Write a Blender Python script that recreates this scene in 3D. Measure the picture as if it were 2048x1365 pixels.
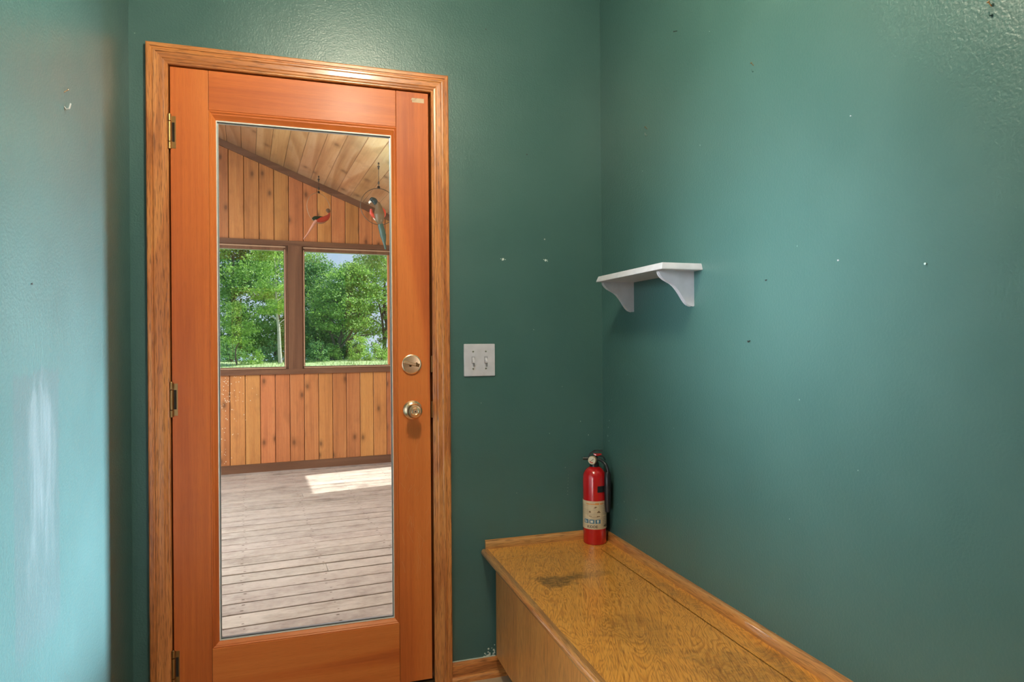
import bpy, bmesh, math, random
from mathutils import Vector, Matrix, noise as mnoise
random.seed(7)
for o in list(bpy.data.objects): bpy.data.objects.remove(o)
S = bpy.context.scene
COL = S.collection

# ------------------------------------------------------------------ camera
F_PX, YAW, PITCH, ROLL = 1318.9, -0.30631, 0.00045, -0.00764
CAM = Vector((0.38945, -2.26814, 1.16844))
cd = bpy.data.cameras.new('camera'); cam = bpy.data.objects.new('camera', cd); COL.objects.link(cam)
cd.sensor_width = 36.0; cd.lens = 36.0*F_PX/2048.0; cd.clip_start = 0.05; cd.clip_end = 2000
Fw = Vector((-math.sin(YAW)*math.cos(PITCH), math.cos(YAW)*math.cos(PITCH), math.sin(PITCH)))
Rt = Vector((math.cos(YAW), math.sin(YAW), 0)); Up = Rt.cross(Fw)
R2 = math.cos(ROLL)*Rt+math.sin(ROLL)*Up; U2 = -math.sin(ROLL)*Rt+math.cos(ROLL)*Up
m = Matrix((R2, U2, -Fw)).transposed().to_4x4(); m.translation = CAM
cam.matrix_world = m
S.camera = cam
S.view_settings.view_transform = 'Standard'; S.view_settings.look = 'None'
S.view_settings.gamma = 1; S.view_settings.use_curve_mapping = False
S.view_settings.exposure = 0.0

# porch frame: the porch is turned by 4.3 degrees against the door wall
TH = math.radians(4.3)
EU = Vector((math.cos(TH), math.sin(TH), 0)); EV = Vector((-math.sin(TH), math.cos(TH), 0))
def PP(u, v, z): return EU*u+EV*v+Vector((0, 0, z))

# ------------------------------------------------------------------ world, sun, lights
w = bpy.data.worlds.new('sky'); S.world = w; w.use_nodes = True
wn = w.node_tree.nodes; wl = w.node_tree.links
bg = wn['Background']
tc = wn.new('ShaderNodeTexCoord'); sx = wn.new('ShaderNodeSeparateXYZ'); wl.new(tc.outputs['Generated'], sx.inputs[0])
rp = wn.new('ShaderNodeValToRGB'); wl.new(sx.outputs['Z'], rp.inputs[0])
rp.color_ramp.elements[0].position = 0.0; rp.color_ramp.elements[0].color = (.72, .82, .98, 1)
rp.color_ramp.elements[1].position = 0.6; rp.color_ramp.elements[1].color = (.30, .52, .98, 1)
e = rp.color_ramp.elements.new(0.12); e.color = (.60, .74, .98, 1)
wl.new(rp.outputs[0], bg.inputs[0]); bg.inputs[1].default_value = 1.0

SUN_EL = math.radians(50)
sd = (EU*1.0+EV*0.126).normalized()*math.cos(SUN_EL)+Vector((0, 0, math.sin(SUN_EL)))
def light(name, kind, loc, direction, energy, color, **kw):
    l = bpy.data.lights.new(name, kind); o = bpy.data.objects.new(name, l); COL.objects.link(o)
    o.location = loc; o.rotation_euler = Vector(direction).to_track_quat('-Z', 'Y').to_euler()
    l.energy = energy; l.color = color
    for k, v in kw.items(): setattr(l, k, v)
    return o
light('sun', 'SUN', (0, 0, 30), -sd, 9.0, (1, .95, .86), angle=0.012)
# flush ceiling lamp of the entry
light('ceiling_lamp', 'POINT', (.62, -1.18, 2.36), (0, 0, -1), 57, (1, .91, .68), shadow_soft_size=.09)
# added cool fill from the room behind the camera, no window built
light('rear_fill', 'AREA', (3.3, -6.3, 1.5), (-.45, 1, 0), 64, (.90, .96, 1), shape='RECTANGLE', size=2.6, size_y=1.6)
# fill panel added before the left wall to brighten the right wall
light('right_wall_fill', 'AREA', (-.10, -1.22, 1.40), (1, .20, -.12), 5.8, (.85, .93, 1), shape='RECTANGLE', size=.4, size_y=.7, spread=math.radians(46))
# second added panel, low down, to brighten the bench front
light('bench_front_fill', 'AREA', (-.10, -1.50, .48), (1.1, .45, -.12), 4.5, (1, .97, .93), shape='RECTANGLE', size=.45, size_y=.6, spread=math.radians(84))
# narrow sidelight of the rear room, seen from the entry only past the end of the right wall
light('sidelight_light', 'AREA', (5.45, -5.50, .95), (-1, .93, -.085), 66, (.82, .83, 1), shape='RECTANGLE', size=.12, size_y=1.2, spread=math.radians(19))
# added fill lights brighten the porch: one high up, one along its left side
light('porch_high_fill', 'AREA', PP(-.9, .5, 3.15), PP(.9, 1.2, -1.9), 45, (1, .90, .78), shape='RECTANGLE', size=.9, size_y=.3)
light('porch_side_fill', 'AREA', PP(-2.05, 2.3, 1.35), PP(1, .15, -.42), 135, (.93, .98, 1), shape='RECTANGLE', size=2.8, size_y=1.2, spread=math.radians(130))
light('porch_ceiling_fill', 'AREA', PP(2.40, 1.8, 1.3), PP(-1, -.30, 1.0), 95, (.93, 1, .96), shape='RECTANGLE', size=1.3, size_y=.8, spread=math.radians(110))  # added panel aimed up to brighten the sloped ceiling, no window here

# ------------------------------------------------------------------ helpers
def tag(o, label=None, cat=None, group=None, kind=None):
    if label: o['label'] = label
    if cat: o['category'] = cat
    if group: o['group'] = group
    if kind: o['kind'] = kind
    return o
def empty(name, loc, label, cat, group=None):
    o = bpy.data.objects.new(name, None); COL.objects.link(o); o.location = loc; o.empty_display_size = .05
    return tag(o, label, cat, group)
def wloc(o):
    v = Vector((0, 0, 0))
    while o is not None: v += o.location; o = o.parent
    return v
def obj(name, bm, mat, parent=None, smooth=False, bevel=0, seg=2, local=False, angle=40):
    if parent is not None and not local:
        bmesh.ops.translate(bm, verts=bm.verts, vec=-wloc(parent))
    if bevel:
        es = [e for e in bm.edges if e.is_manifold and e.calc_face_angle(0) > math.radians(30)]
        bmesh.ops.bevel(bm, geom=es, offset=bevel, segments=seg, affect='EDGES', profile=.5, clamp_overlap=True)
    bmesh.ops.recalc_face_normals(bm, faces=bm.faces)
    me = bpy.data.meshes.new(name); bm.to_mesh(me); bm.free()
    mats = mat if isinstance(mat, (list, tuple)) else [mat]
    for q in mats: me.materials.append(q)
    if smooth:
        for p in me.polygons: p.use_smooth = True
        try: me.set_sharp_from_angle(angle=math.radians(angle))
        except Exception: pass
    o = bpy.data.objects.new(name, me); COL.objects.link(o)
    if parent is not None: o.parent = parent
    return o
def struct(name, bm, mat, parent=None, **kw):
    o = obj(name, bm, mat, parent, **kw)
    if parent is None: o['kind'] = 'structure'
    return o
def B(): return bmesh.new()
def box(bm, x0, x1, y0, y1, z0, z1, fn=None, mi=0):
    vs = []
    for z in (z0, z1):
        for x, y in ((x0, y0), (x1, y0), (x1, y1), (x0, y1)):
            p = Vector((x, y, z)); vs.append(bm.verts.new(fn(x, y, z) if fn else p))
    fs = []
    for q in ((3, 2, 1, 0), (4, 5, 6, 7), (0, 1, 5, 4), (1, 2, 6, 5), (2, 3, 7, 6), (3, 0, 4, 7)):
        f = bm.faces.new([vs[i] for i in q]); f.material_index = mi; fs.append(f)
    return fs
def rndlayer(bm): return bm.faces.layers.float.get('rnd') or bm.faces.layers.float.new('rnd')
def board(bm, x0, x1, y0, y1, z0, z1, fn=None, r=None, mi=0):
    L = rndlayer(bm); r = random.random() if r is None else r
    for f in box(bm, x0, x1, y0, y1, z0, z1, fn, mi): f[L] = r
def prism(bm, pts, axis, a0, a1):
    """closed outline pts (2-D) extruded along axis between a0 and a1"""
    def P(p, a):
        if axis == 'y': return Vector((p[0], a, p[1]))
        if axis == 'x': return Vector((a, p[0], p[1]))
        return Vector((p[0], p[1], a))
    A = [bm.verts.new(P(p, a0)) for p in pts]; Bv = [bm.verts.new(P(p, a1)) for p in pts]
    bm.faces.new(A); bm.faces.new(Bv[::-1]); n = len(pts)
    for i in range(n): bm.faces.new((A[i], A[(i+1) % n], Bv[(i+1) % n], Bv[i]))
def lathe(bm, prof, mat4, n=40, mi=0):
    """prof: (radius, height) list, revolved about local z, placed by mat4"""
    rings = []
    for r, h in prof:
        if r < 1e-6: rings.append([bm.verts.new(mat4 @ Vector((0, 0, h)))])
        else: rings.append([bm.verts.new(mat4 @ Vector((r*math.cos(2*math.pi*i/n), r*math.sin(2*math.pi*i/n), h))) for i in range(n)])
    for a, b in zip(rings, rings[1:]):
        for i in range(n):
            j = (i+1) % n
            if len(a) == 1 and len(b) == 1: continue
            if len(a) == 1: f = bm.faces.new((a[0], b[i], b[j]))
            elif len(b) == 1: f = bm.faces.new((a[i], a[j], b[0]))
            else: f = bm.faces.new((a[i], a[j], b[j], b[i]))
            f.material_index = mi
    for rr in (rings[0], rings[-1]):
        if len(rr) > 2:
            f = bm.faces.new(rr); f.material_index = mi
def place(p, d=(0, 0, 1)):
    M = Vector(d).to_track_quat('Z', 'Y').to_matrix().to_4x4(); M.translation = Vector(p); return M
def tube(bm, pts, rad, n=8, caps=True):
    """tapered tube along polyline"""
    pts = [Vector(p) for p in pts]
    rs = rad if isinstance(rad, (list, tuple)) else [rad]*len(pts)
    rings = []; prev = None
    for i, p in enumerate(pts):
        d = (pts[min(i+1, len(pts)-1)]-pts[max(i-1, 0)]).normalized()
        if prev is None:
            a = d.orthogonal().normalized()
        else:
            a = (prev-d*prev.dot(d)).normalized()
        prev = a; b = d.cross(a)
        rings.append([bm.verts.new(p+(a*math.cos(2*math.pi*k/n)+b*math.sin(2*math.pi*k/n))*rs[i]) for k in range(n)])
    for A, Bq in zip(rings, rings[1:]):
        for k in range(n): bm.faces.new((A[k], A[(k+1) % n], Bq[(k+1) % n], Bq[k]))
    if caps: bm.faces.new(rings[0][::-1]); bm.faces.new(rings[-1])
def smoothpath(pts, n=6):
    pts = [Vector(p) for p in pts]; out = []
    P = [pts[0]]+pts+[pts[-1]]
    for i in range(1, len(P)-2):
        for k in range(n):
            t = k/n; a, b, c, d = P[i-1], P[i], P[i+1], P[i+2]
            out.append(.5*((2*b)+(-a+c)*t+(2*a-5*b+4*c-d)*t*t+(-a+3*b-3*c+d)*t**3))
    out.append(pts[-1]); return out

# ------------------------------------------------------------------ materials
class NT:
    def __init__(s, name):
        s.m = bpy.data.materials.new(name); s.m.use_nodes = True
        s.n = s.m.node_tree.nodes; s.l = s.m.node_tree.links; s.p = s.n['Principled BSDF']; s.out = s.n['Material Output']
    def N(s, t, **kw):
        nd = s.n.new('ShaderNode'+t)
        for k, v in kw.items():
            if k.startswith('i_'): nd.inputs[k[2:].replace('_', ' ')].default_value = v
            else: setattr(nd, k, v)
        return nd
    def L(s, a, b): s.l.new(a, b)
    def val(s, x, inp):
        if isinstance(x, (int, float)): inp.default_value = x
        else: s.L(x, inp)
    def math(s, op, a, b=0.0, c=0.0, clamp=False):
        nd = s.N('Math', operation=op, use_clamp=clamp)
        s.val(a, nd.inputs[0]); s.val(b, nd.inputs[1]); s.val(c, nd.inputs[2]); return nd.outputs[0]
    def ramp(s, fac, stops):
        nd = s.N('ValToRGB'); s.L(fac, nd.inputs[0]); cr = nd.color_ramp
        while len(cr.elements) < len(stops): cr.elements.new(.5)
        for e, (p, c) in zip(cr.elements, stops):
            e.position = p; e.color = (c, c, c, 1) if isinstance(c, (int, float)) else (*c, 1)
        return nd.outputs[0]
    def mix(s, fac, a, b, mode='MIX'):
        nd = s.N('Mix', data_type='RGBA', blend_type=mode)
        s.val(fac, nd.inputs[0])
        for x, i in ((a, 6), (b, 7)):
            if isinstance(x, tuple): nd.inputs[i].default_value = (*x, 1)
            else: s.L(x, nd.inputs[i])
        return nd.outputs[2]
    def coord(s): return s.N('TexCoord').outputs['Object']
    def mapping(s, v, loc=(0, 0, 0), rot=(0, 0, 0), scale=(1, 1, 1)):
        nd = s.N('Mapping'); s.L(v, nd.inputs[0]); nd.inputs[1].default_value = loc; nd.inputs[2].default_value = rot; nd.inputs[3].default_value = scale
        return nd.outputs[0]
    def noise(s, v, scale=5, detail=3, rough=.5, dist=0):
        nd = s.N('TexNoise'); s.L(v, nd.inputs['Vector']); nd.inputs['Scale'].default_value = scale
        nd.inputs['Detail'].default_value = detail; nd.inputs['Roughness'].default_value = rough; nd.inputs['Distortion'].default_value = dist
        return nd.outputs['Fac']
    def bump(s, h, strength=.2, dist=.01):
        nd = s.N('Bump'); s.L(h, nd.inputs['Height']); nd.inputs['Strength'].default_value = strength; nd.inputs['Distance'].default_value = dist
        s.L(nd.outputs[0], s.p.inputs['Normal']); return nd
def plain(name, col, rough=.5, metal=0, spec=.5, coat=0, bumps=None, var=.06):
    t = NT(name); v = t.coord(); n = t.noise(v, 40, 3)
    c = t.mix(t.ramp(n, [(.3, 0.0), (.7, 1.0)]), tuple(x*(1-var) for x in col), tuple(min(1, x*(1+var)) for x in col))
    t.L(c, t.p.inputs['Base Color']); t.p.inputs['Roughness'].default_value = rough; t.p.inputs['Metallic'].default_value = metal
    t.p.inputs['Specular IOR Level'].default_value = spec; t.p.inputs['Coat Weight'].default_value = coat; t.p.inputs['Coat Roughness'].default_value = .1
    if bumps: t.bump(t.noise(v, bumps[0], 2), bumps[1], .002)
    return t.m
def wood(name, axis, dark, mid, light, streak=60, cathedral=0.5, rings=10, stretch=7, scale=1.0, rough=.35, coat=.3, coatr=.15,
         pores=0.3, bump=.1, knots=0, var=0.0, rot=None, weather=0.0, seed=0.0, extra=None, cscale=1.6, dist=.3):
    """contour-line figure stretched along the grain axis, fine fibre streaks, open pores, optional knots"""
    t = NT(name); v = t.coord()
    at = t.N('Attribute', attribute_name='rnd').outputs['Fac']
    if rot: v = t.mapping(v, rot=rot)
    off = t.N('CombineXYZ'); t.L(t.math('MULTIPLY_ADD', at, 37.0, seed), off.inputs[0]); t.L(t.math('MULTIPLY', at, 91.0), off.inputs[1]); t.L(t.math('MULTIPLY', at, 13.0), off.inputs[2])
    va = t.N('VectorMath', operation='ADD'); t.L(v, va.inputs[0]); t.L(off.outputs[0], va.inputs[1]); v = va.outputs[0]
    sc = [1, 1, 1]; sc['xyz'.index(axis)] = 1.0/stretch
    a = t.mapping(v, scale=tuple(x*scale for x in sc))
    big = t.noise(a, cscale, 2.5, .5, dist)
    ring = t.math('FRACT', t.math('MULTIPLY', big, rings))
    ring = t.ramp(ring, [(0, .25), (.12, .0), (.55, .75), (.9, 1.0), (1, .25)])
    sc2 = [1, 1, 1]; sc2['xyz'.index(axis)] = .03
    b = t.mapping(v, scale=tuple(sc2))
    fib = t.noise(b, streak, 4, .65)
    f = t.mix(cathedral, fib, ring)
    col = t.ramp(f, [(.15, dark), (.5, mid), (.85, light)])
    sc3 = [1, 1, 1]; sc3['xyz'.index(axis)] = .045
    po = t.noise(t.mapping(v, scale=tuple(sc3)), 520*scale, 1, .5)
    po = t.ramp(po, [(.36, 1.0), (.46, 0.0)])
    if pores: col = t.mix(t.math('MULTIPLY', po, pores), col, tuple(x*.35 for x in dark))
    if var:
        hs = t.N('HueSaturation'); t.L(col, hs.inputs['Color'])
        t.L(t.math('MULTIPLY_ADD', at, 2*var, 1-var), hs.inputs['Value'])
        t.L(t.math('MULTIPLY_ADD', t.math('FRACT', t.math('MULTIPLY', at, 7.3)), .022, .489), hs.inputs['Hue']); col = hs.outputs[0]
    if knots:
        sk = [1, 1, 1]; sk['xyz'.index(axis)] = .55
        vk = t.N('TexVoronoi', voronoi_dimensions='2D')
        s3 = t.N('SeparateXYZ'); t.L(t.mapping(v, scale=tuple(sk)), s3.inputs[0]); c3 = t.N('CombineXYZ'); t.L(s3.outputs[0], c3.inputs[0]); t.L(s3.outputs[2 if axis == 'z' else 1], c3.inputs[1])
        t.L(c3.outputs[0], vk.inputs['Vector']); vk.inputs['Scale'].default_value = knots
        k = t.ramp(vk.outputs['Distance'], [(.035, 1.0), (.055, .6), (.10, .25), (.16, 0.0)])
        col = t.mix(t.math('MULTIPLY', k, .75), col, tuple(x*.28 for x in dark))
        k2 = t.noise(t.mapping(v, scale=tuple(x*3 for x in sk)), 3, 3)
        col = t.mix(t.ramp(k2, [(.55, 0.0), (.75, .35)]), col, tuple(x*.6 for x in dark))
    if weather:
        wv = t.noise(v, 9, 5, .65)
        col = t.mix(t.ramp(wv, [(.35, 0.0), (.65, weather)]), col, (.56, .51, .46))
    if extra: col = extra(t, col)
    t.L(col, t.p.inputs['Base Color'])
    t.p.inputs['Roughness'].default_value = rough; t.p.inputs['Coat Weight'].default_value = coat; t.p.inputs['Coat Roughness'].default_value = coatr
    t.bump(t.mix(.4, fib, po), bump, .002)
    if 'fir' in name: t.p.inputs['Specular IOR Level'].default_value = .3
    return t.m
FIR = ((.38, .072, .014), (.61, .145, .028), (.70, .205, .044))
fir_z = wood('stained fir upright', 'z', *FIR, cathedral=.45, rings=7, stretch=9, pores=.10, rough=.45, coat=.10, coatr=.25)
fir_x = wood('stained fir level', 'x', *FIR, cathedral=.45, rings=7, stretch=9, pores=.10, rough=.45, coat=.10, coatr=.25, seed=3.1)
OAK = ((.28, .076, .018), (.57, .19, .048), (.66, .28, .080))
oak_z = wood('varnished oak upright', 'z', *OAK, streak=130, cathedral=.32, rings=16, stretch=9, cscale=3, pores=.6, rough=.35, coat=.4)
oak_x = wood('varnished oak level', 'x', *OAK, streak=130, cathedral=.32, rings=16, stretch=9, cscale=3, pores=.6, rough=.35, coat=.4, seed=5.7)
oak_y = wood('varnished oak lengthwise', 'y', *OAK, streak=130, cathedral=.32, rings=16, stretch=9, cscale=3, pores=.6, rough=.35, coat=.4, seed=9.7)
def worn_spots(t, col):
    v = t.coord()
    sp = t.N('SeparateXYZ'); t.L(v, sp.inputs[0]); X, Y = t.math('ADD', sp.outputs[0], 1.2), t.math('ADD', sp.outputs[1], -1.0)
    nn = t.noise(v, 14, 5, .6)
    def blob(cx, cy, rx, ry, k):
        dx = t.math('DIVIDE', t.math('SUBTRACT', X, cx), rx); dy = t.math('DIVIDE', t.math('SUBTRACT', Y, cy), ry)
        d = t.math('SQRT', t.math('ADD', t.math('MULTIPLY', dx, dx), t.math('MULTIPLY', dy, dy)))
        d = t.math('ADD', d, t.math('MULTIPLY', t.math('SUBTRACT', nn, .5), 2.6))
        return t.math('MULTIPLY', t.ramp(d, [(.45, 1.0), (1.0, 0.0)]), k)
    fine = t.ramp(t.noise(t.mapping(v, scale=(.35, 1, 1)), 150, 3, .6), [(.35, .45), (.6, 1.0)])
    for b in ((1.13, -.37, .10, .055, .8), (1.24, -.36, .09, .03, .45), (1.19, -.75, .10, .16, .30), (1.30, -1.05, .1, .15, .35), (1.42, -.6, .03, .16, .35), (1.42, -1.0, .03, .12, .5)):
        col = t.mix(t.math('MULTIPLY', blob(*b), fine), col, (.085, .050, .022))
    return col
OAKT = ((.26, .09, .022), (.48, .20, .055), (.58, .29, .09))
trim_oak_x = wood('bench trim oak level', 'x', *OAKT, streak=130, cathedral=.3, rings=16, stretch=9, cscale=3, pores=.6, rough=.35, coat=.5, seed=5.7)
trim_oak_y = wood('bench trim oak lengthwise', 'y', *OAKT, streak=130, cathedral=.3, rings=16, stretch=9, cscale=3, pores=.5, rough=.3, coat=1.0, coatr=.08, seed=9.7, bump=.03)
OAKB = ((.38, .14, .032), (.62, .26, .066), (.70, .33, .095))
ply_top = wood('oak plywood top', 'y', (.46, .155, .024), (.76, .32, .052), (.82, .38, .08), streak=100, cathedral=.42, rings=24, stretch=5, cscale=11, pores=.5, rough=.30, coat=.6, coatr=.16, dist=1.2, extra=worn_spots, rot=(0, 0, .35))
ply_front = wood('oak veneer panel', 'z', *OAKB, streak=90, cathedral=.25, rings=8, stretch=14, pores=.5, rough=.4, coat=.2)
CED = ((.31, .11, .032), (.52, .21, .065), (.64, .31, .105))
cedar_z = wood('knotty cedar boards upright', 'z', *CED, cathedral=.18, rings=7, stretch=9, pores=.2, knots=4.2, var=.10, rough=.5, coat=.15, coatr=.3)
cedar_v_sheen = wood('knotty cedar boards of the sloped ceiling', 'y', (.38, .19, .08), (.60, .36, .17), (.72, .50, .30), cathedral=.4, rings=9, stretch=9, pores=.2, knots=3.2, var=.14, rough=.40, coat=1.0, coatr=.2, rot=(0, 0, -TH), bump=.5)  # base paler than the wall cedar; the ceiling's pale sheen is in the colour
DT = ((.10, .043, .021), (.16, .073, .038), (.22, .11, .058))
trim_u = wood('dark stained cedar trim level', 'x', *DT, cathedral=.3, pores=.2, rough=.45, coat=.2, rot=(0, 0, -TH))
trim_z = wood('dark stained cedar trim upright', 'z', *DT, cathedral=.3, pores=.2, rough=.45, coat=.2)
deckm = wood('weathered deck boards', 'x', (.21, .165, .14), (.39, .335, .295), (.52, .465, .415), streak=80, cathedral=.25, rings=8, stretch=10, pores=.55, var=.14, rough=.65, coat=0, weather=.55, rot=(0, 0, -TH), knots=1.6, bump=.3)

def paint(name, extra=None, rough=.36):
    t = NT(name); v = t.coord()
    n = t.noise(v, 3.0, 4, .55)
    c = t.mix(t.ramp(n, [(.3, 0.0), (.7, 1.0)]), (.045, .113, .105), (.053, .128, .119))
    r = t.ramp(t.noise(v, 6, 4, .6), [(.3, rough-.03), (.7, rough+.05)])
    # tiny chips and specks
    vk = t.N('TexVoronoi'); t.L(v, vk.inputs['Vector']); vk.inputs['Scale'].default_value = 5.5; vk.inputs['Randomness'].default_value = 1
    k = t.ramp(vk.outputs['Distance'], [(.007, 1.0), (.013, 0.0)])
    c = t.mix(t.math('MULTIPLY', k, .5), c, (.35, .5, .42))
    if extra: c = extra(t, c)
    t.L(c, t.p.inputs['Base Color']); t.L(r, t.p.inputs['Roughness']); t.p.inputs['Specular IOR Level'].default_value = .62
    h1 = t.noise(v, 170, 2, .5); h2 = t.noise(v, 55, 2, .5)
    t.bump(t.mix(.35, h1, h2), .55, .0022)
    return t.m
def patches(t, c):
    """a lighter, roughly wiped rectangle of filler on the left wall"""
    v = t.coord(); sp = t.N('SeparateXYZ'); t.L(v, sp.inputs[0]); Y, Z = sp.outputs[1], sp.outputs[2]
    n = t.noise(t.mapping(v, scale=(1, 1, .3)), 22, 4, .6)
    def rect(y0, y1, z0, z1, wob, k, soft=.008):
        yy = t.math('ADD', Y, t.math('MULTIPLY', t.math('SUBTRACT', n, .5), wob)); zz = t.math('ADD', Z, t.math('MULTIPLY', t.math('SUBTRACT', n, .5), wob*3))
        a = t.ramp(t.math('DIVIDE', t.math('SUBTRACT', yy, y0), soft), [(0, 0.0), (1, 1.0)]); b = t.ramp(t.math('DIVIDE', t.math('SUBTRACT', y1, yy), soft), [(0, 0.0), (1, 1.0)])
        cc = t.ramp(t.math('DIVIDE', t.math('SUBTRACT', zz, z0), soft*8), [(0, 0.0), (1, 1.0)]); d = t.ramp(t.math('DIVIDE', t.math('SUBTRACT', z1, zz), soft), [(0, 0.0), (1, 1.0)])
        return t.math('MULTIPLY', t.math('MULTIPLY', a, b), t.math('MULTIPLY', t.math('MULTIPLY', cc, d), k))
    c = t.mix(rect(-.86, -.62, .55, 1.12, .02, .45), c, (.065, .105, .105))
    st = t.ramp(t.noise(t.mapping(v, scale=(1, 1, .12)), 60, 4, .7), [(.35, .25), (.65, 1.0)])
    c = t.mix(t.math('MULTIPLY', rect(-.80, -.64, .66, 1.09, .10, .34, .03), st), c, (.20, .27, .27))
    return c
green = paint('dark green eggshell paint')
green_l = paint('dark green eggshell paint with wiped patch', patches, rough=.33)
white_wall = plain('off white wall paint', (.62, .62, .58), .7)
white = plain('white satin enamel', (.50, .49, .52), .4)
plate_w = plain('white plastic', (.60, .57, .64), .3)
slot = plain('dark slot', (.03, .03, .03), .6)
brass = plain('polished brass', (1.0, .63, .38), .26, 1.0)
antique = plain('antique brass', (.40, .22, .085), .36, 1.0)
steel = plain('dull steel', (.55, .55, .52), .4, 1.0)
gapm = plain('dark gap', (.012, .008, .005), .9)
rubber = plain('black rubber', (.012, .012, .014), .5)
black = plain('black plastic', (.010, .011, .014), .35)
red = plain('red enamel', (.44, .004, .006), .22, 0, .5, .5)
cream = plain('aged cream label', (.55, .43, .28), .5, var=.15)
ink = plain('black ink', (.02, .015, .012), .6)
blue_ink = plain('blue ink', (.05, .14, .22), .6)
orange_ink = plain('orange ink', (.60, .24, .07), .6)
grey_ink = plain('grey ink', (.30, .26, .21), .6)
bead_w = plain('pale glazing bead', (.72, .68, .62), .4)
spacer = plain('aluminium spacer', (.45, .52, .58), .35, .8)
residue = plain('tape residue', (.60, .42, .27), .6)
tile = plain('pale floor boards', (.48, .34, .22), .4)
caulk = plain('flaking white caulk', (.55, .58, .52), .7)
def glassmat(name, tint=(.97, .99, .98)):
    t = NT(name); t.n.remove(t.p)
    tr = t.N('BsdfTransparent'); tr.inputs[0].default_value = (*tint, 1)
    gl = t.N('BsdfGlossy'); gl.inputs['Roughness'].default_value = .01
    fr = t.N('Fresnel'); fr.inputs[0].default_value = 1.45
    mx = t.N('MixShader'); t.L(fr.outputs[0], mx.inputs[0]); t.L(tr.outputs[0], mx.inputs[1]); t.L(gl.outputs[0], mx.inputs[2])
    t.L(mx.outputs[0], t.out.inputs[0]); return t.m
glass = glassmat('clear window glass')

# ------------------------------------------------------------------ room shell
XL, XR, H, W = -0.113, 1.464, 2.03, 0.808
CEIL = 2.50; FL = -0.02
bm = B()   # door wall with the doorway cut out
JL, JR, JT = -.004-.02, W+.008+.02, H+.004+.02
box(bm, XL-.3, JL, 0, .15, FL, CEIL); box(bm, JR, XR+.3, 0, .15, FL, CEIL); box(bm, JL, JR, 0, .15, JT, CEIL)
wall_back = struct('wall_back', bm, green)
bm = B(); box(bm, XL-.12, XL, -6.5, 0, FL, CEIL); struct('wall_left', bm, green_l)
def chips(parent, spots, right=False):
    bm = B(); rs = random.Random(3)
    for (a_, z_, s_) in spots:
        n = rs.randint(5, 7); vs = []
        for i in range(n):
            t_ = 2*math.pi*i/n; rr = s_*rs.uniform(.5, 1.2); da, dz = rr*.7*math.cos(t_), rr*1.2*math.sin(t_)
            vs.append(bm.verts.new((XR-.0003, a_+da, z_+dz) if right else (a_+da, -.0003, z_+dz)))
        bm.faces.new(vs)
    obj('paint_chips', bm, plain('bare plaster chip', (.52, .60, .54), .7), parent)
bm = B(); box(bm, XR, XR+.12, -1.75, 0, FL, CEIL); wall_right = struct('wall_right', bm, green)
chips(wall_back, [(1.372, .868, .0018), (1.404, .816, .0020), (1.30, 1.0, .0012), (1.12, .62, .0015), (1.19, 1.21, .0014), (1.31, .70, .0012), (.99, .95, .0012)]+[(1.318+.0006*k, .60+.012*k, .0010) for k in range(7)])
chips(wall_right, [(-.055, .873, .0026), (-.045, .847, .0024), (-.042, .815, .0030), (-.050, .797, .0024), (-.075, .95, .0016), (-.17, .60, .0020), (-.12, .58, .0016), (-.26, .56, .0015), (-.5, .9, .0012), (-.2, 1.05, .0014), (-1.0, .75, .0015), (-1.2, .9, .0016), (-.65, 1.72, .0018), (-.70, 2.02, .0016)], True)
bm = B(); box(bm, XR+.12, 5.6, -1.75, -1.63, FL, CEIL); struct('wall_right_return', bm, white_wall)
bm = B(); box(bm, 5.5, 5.62, -6.5, -1.75, FL, CEIL); struct('wall_far_right', bm, white_wall)
bm = B(); box(bm, XL-.12, 5.62, -6.62, -6.5, FL, CEIL); struct('wall_rear', bm, white_wall)
bm = B(); box(bm, XL-.2, 5.7, -6.7, .0, FL-.1, FL); box(bm, JL, JR, 0, .15, FL-.1, FL-.001); struct('floor', bm, tile)
bm = B(); box(bm, XL-.2, 5.7, -6.7, .0, CEIL, CEIL+.1); struct('ceiling', bm, white_wall)

# baseboard with shoe moulding, running under the bench
bm = B(); prism(bm, [(0, FL), (-.013, FL), (-.013, .034), (-.010, .041), (-.004, .045), (0, .045)], 'x', W+.066, XR)
struct('baseboard_back', bm, oak_x)
bm = B(); prism(bm, [(-.013, FL), (-.026, FL), (-.025, FL+.008), (-.019, FL+.016), (-.013, FL+.018)], 'x', W+.066, XR)
struct('trim_1', bm, oak_x, smooth=True)
bm = B()
box(bm, W+.066, 1.035, -.0028, 0, .0435, .0475)
for k in range(26):
    a = random.random()**1.8; b = random.random()**1.8
    x = 1.033-.05*a; z = .046+.05*b*(1-a)
    s = random.uniform(.0015, .004)
    lathe(bm, [(s, 0), (s*.8, .0006), (0, .0008)], place((x, -.0001, z), (0, -1, 0)), 7)
tag(obj('flaking_caulk', bm, caulk), None, None); bpy.data.objects['flaking_caulk']['kind'] = 'structure'
bpy.data.objects['flaking_caulk'].name = 'trim_2'

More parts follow.
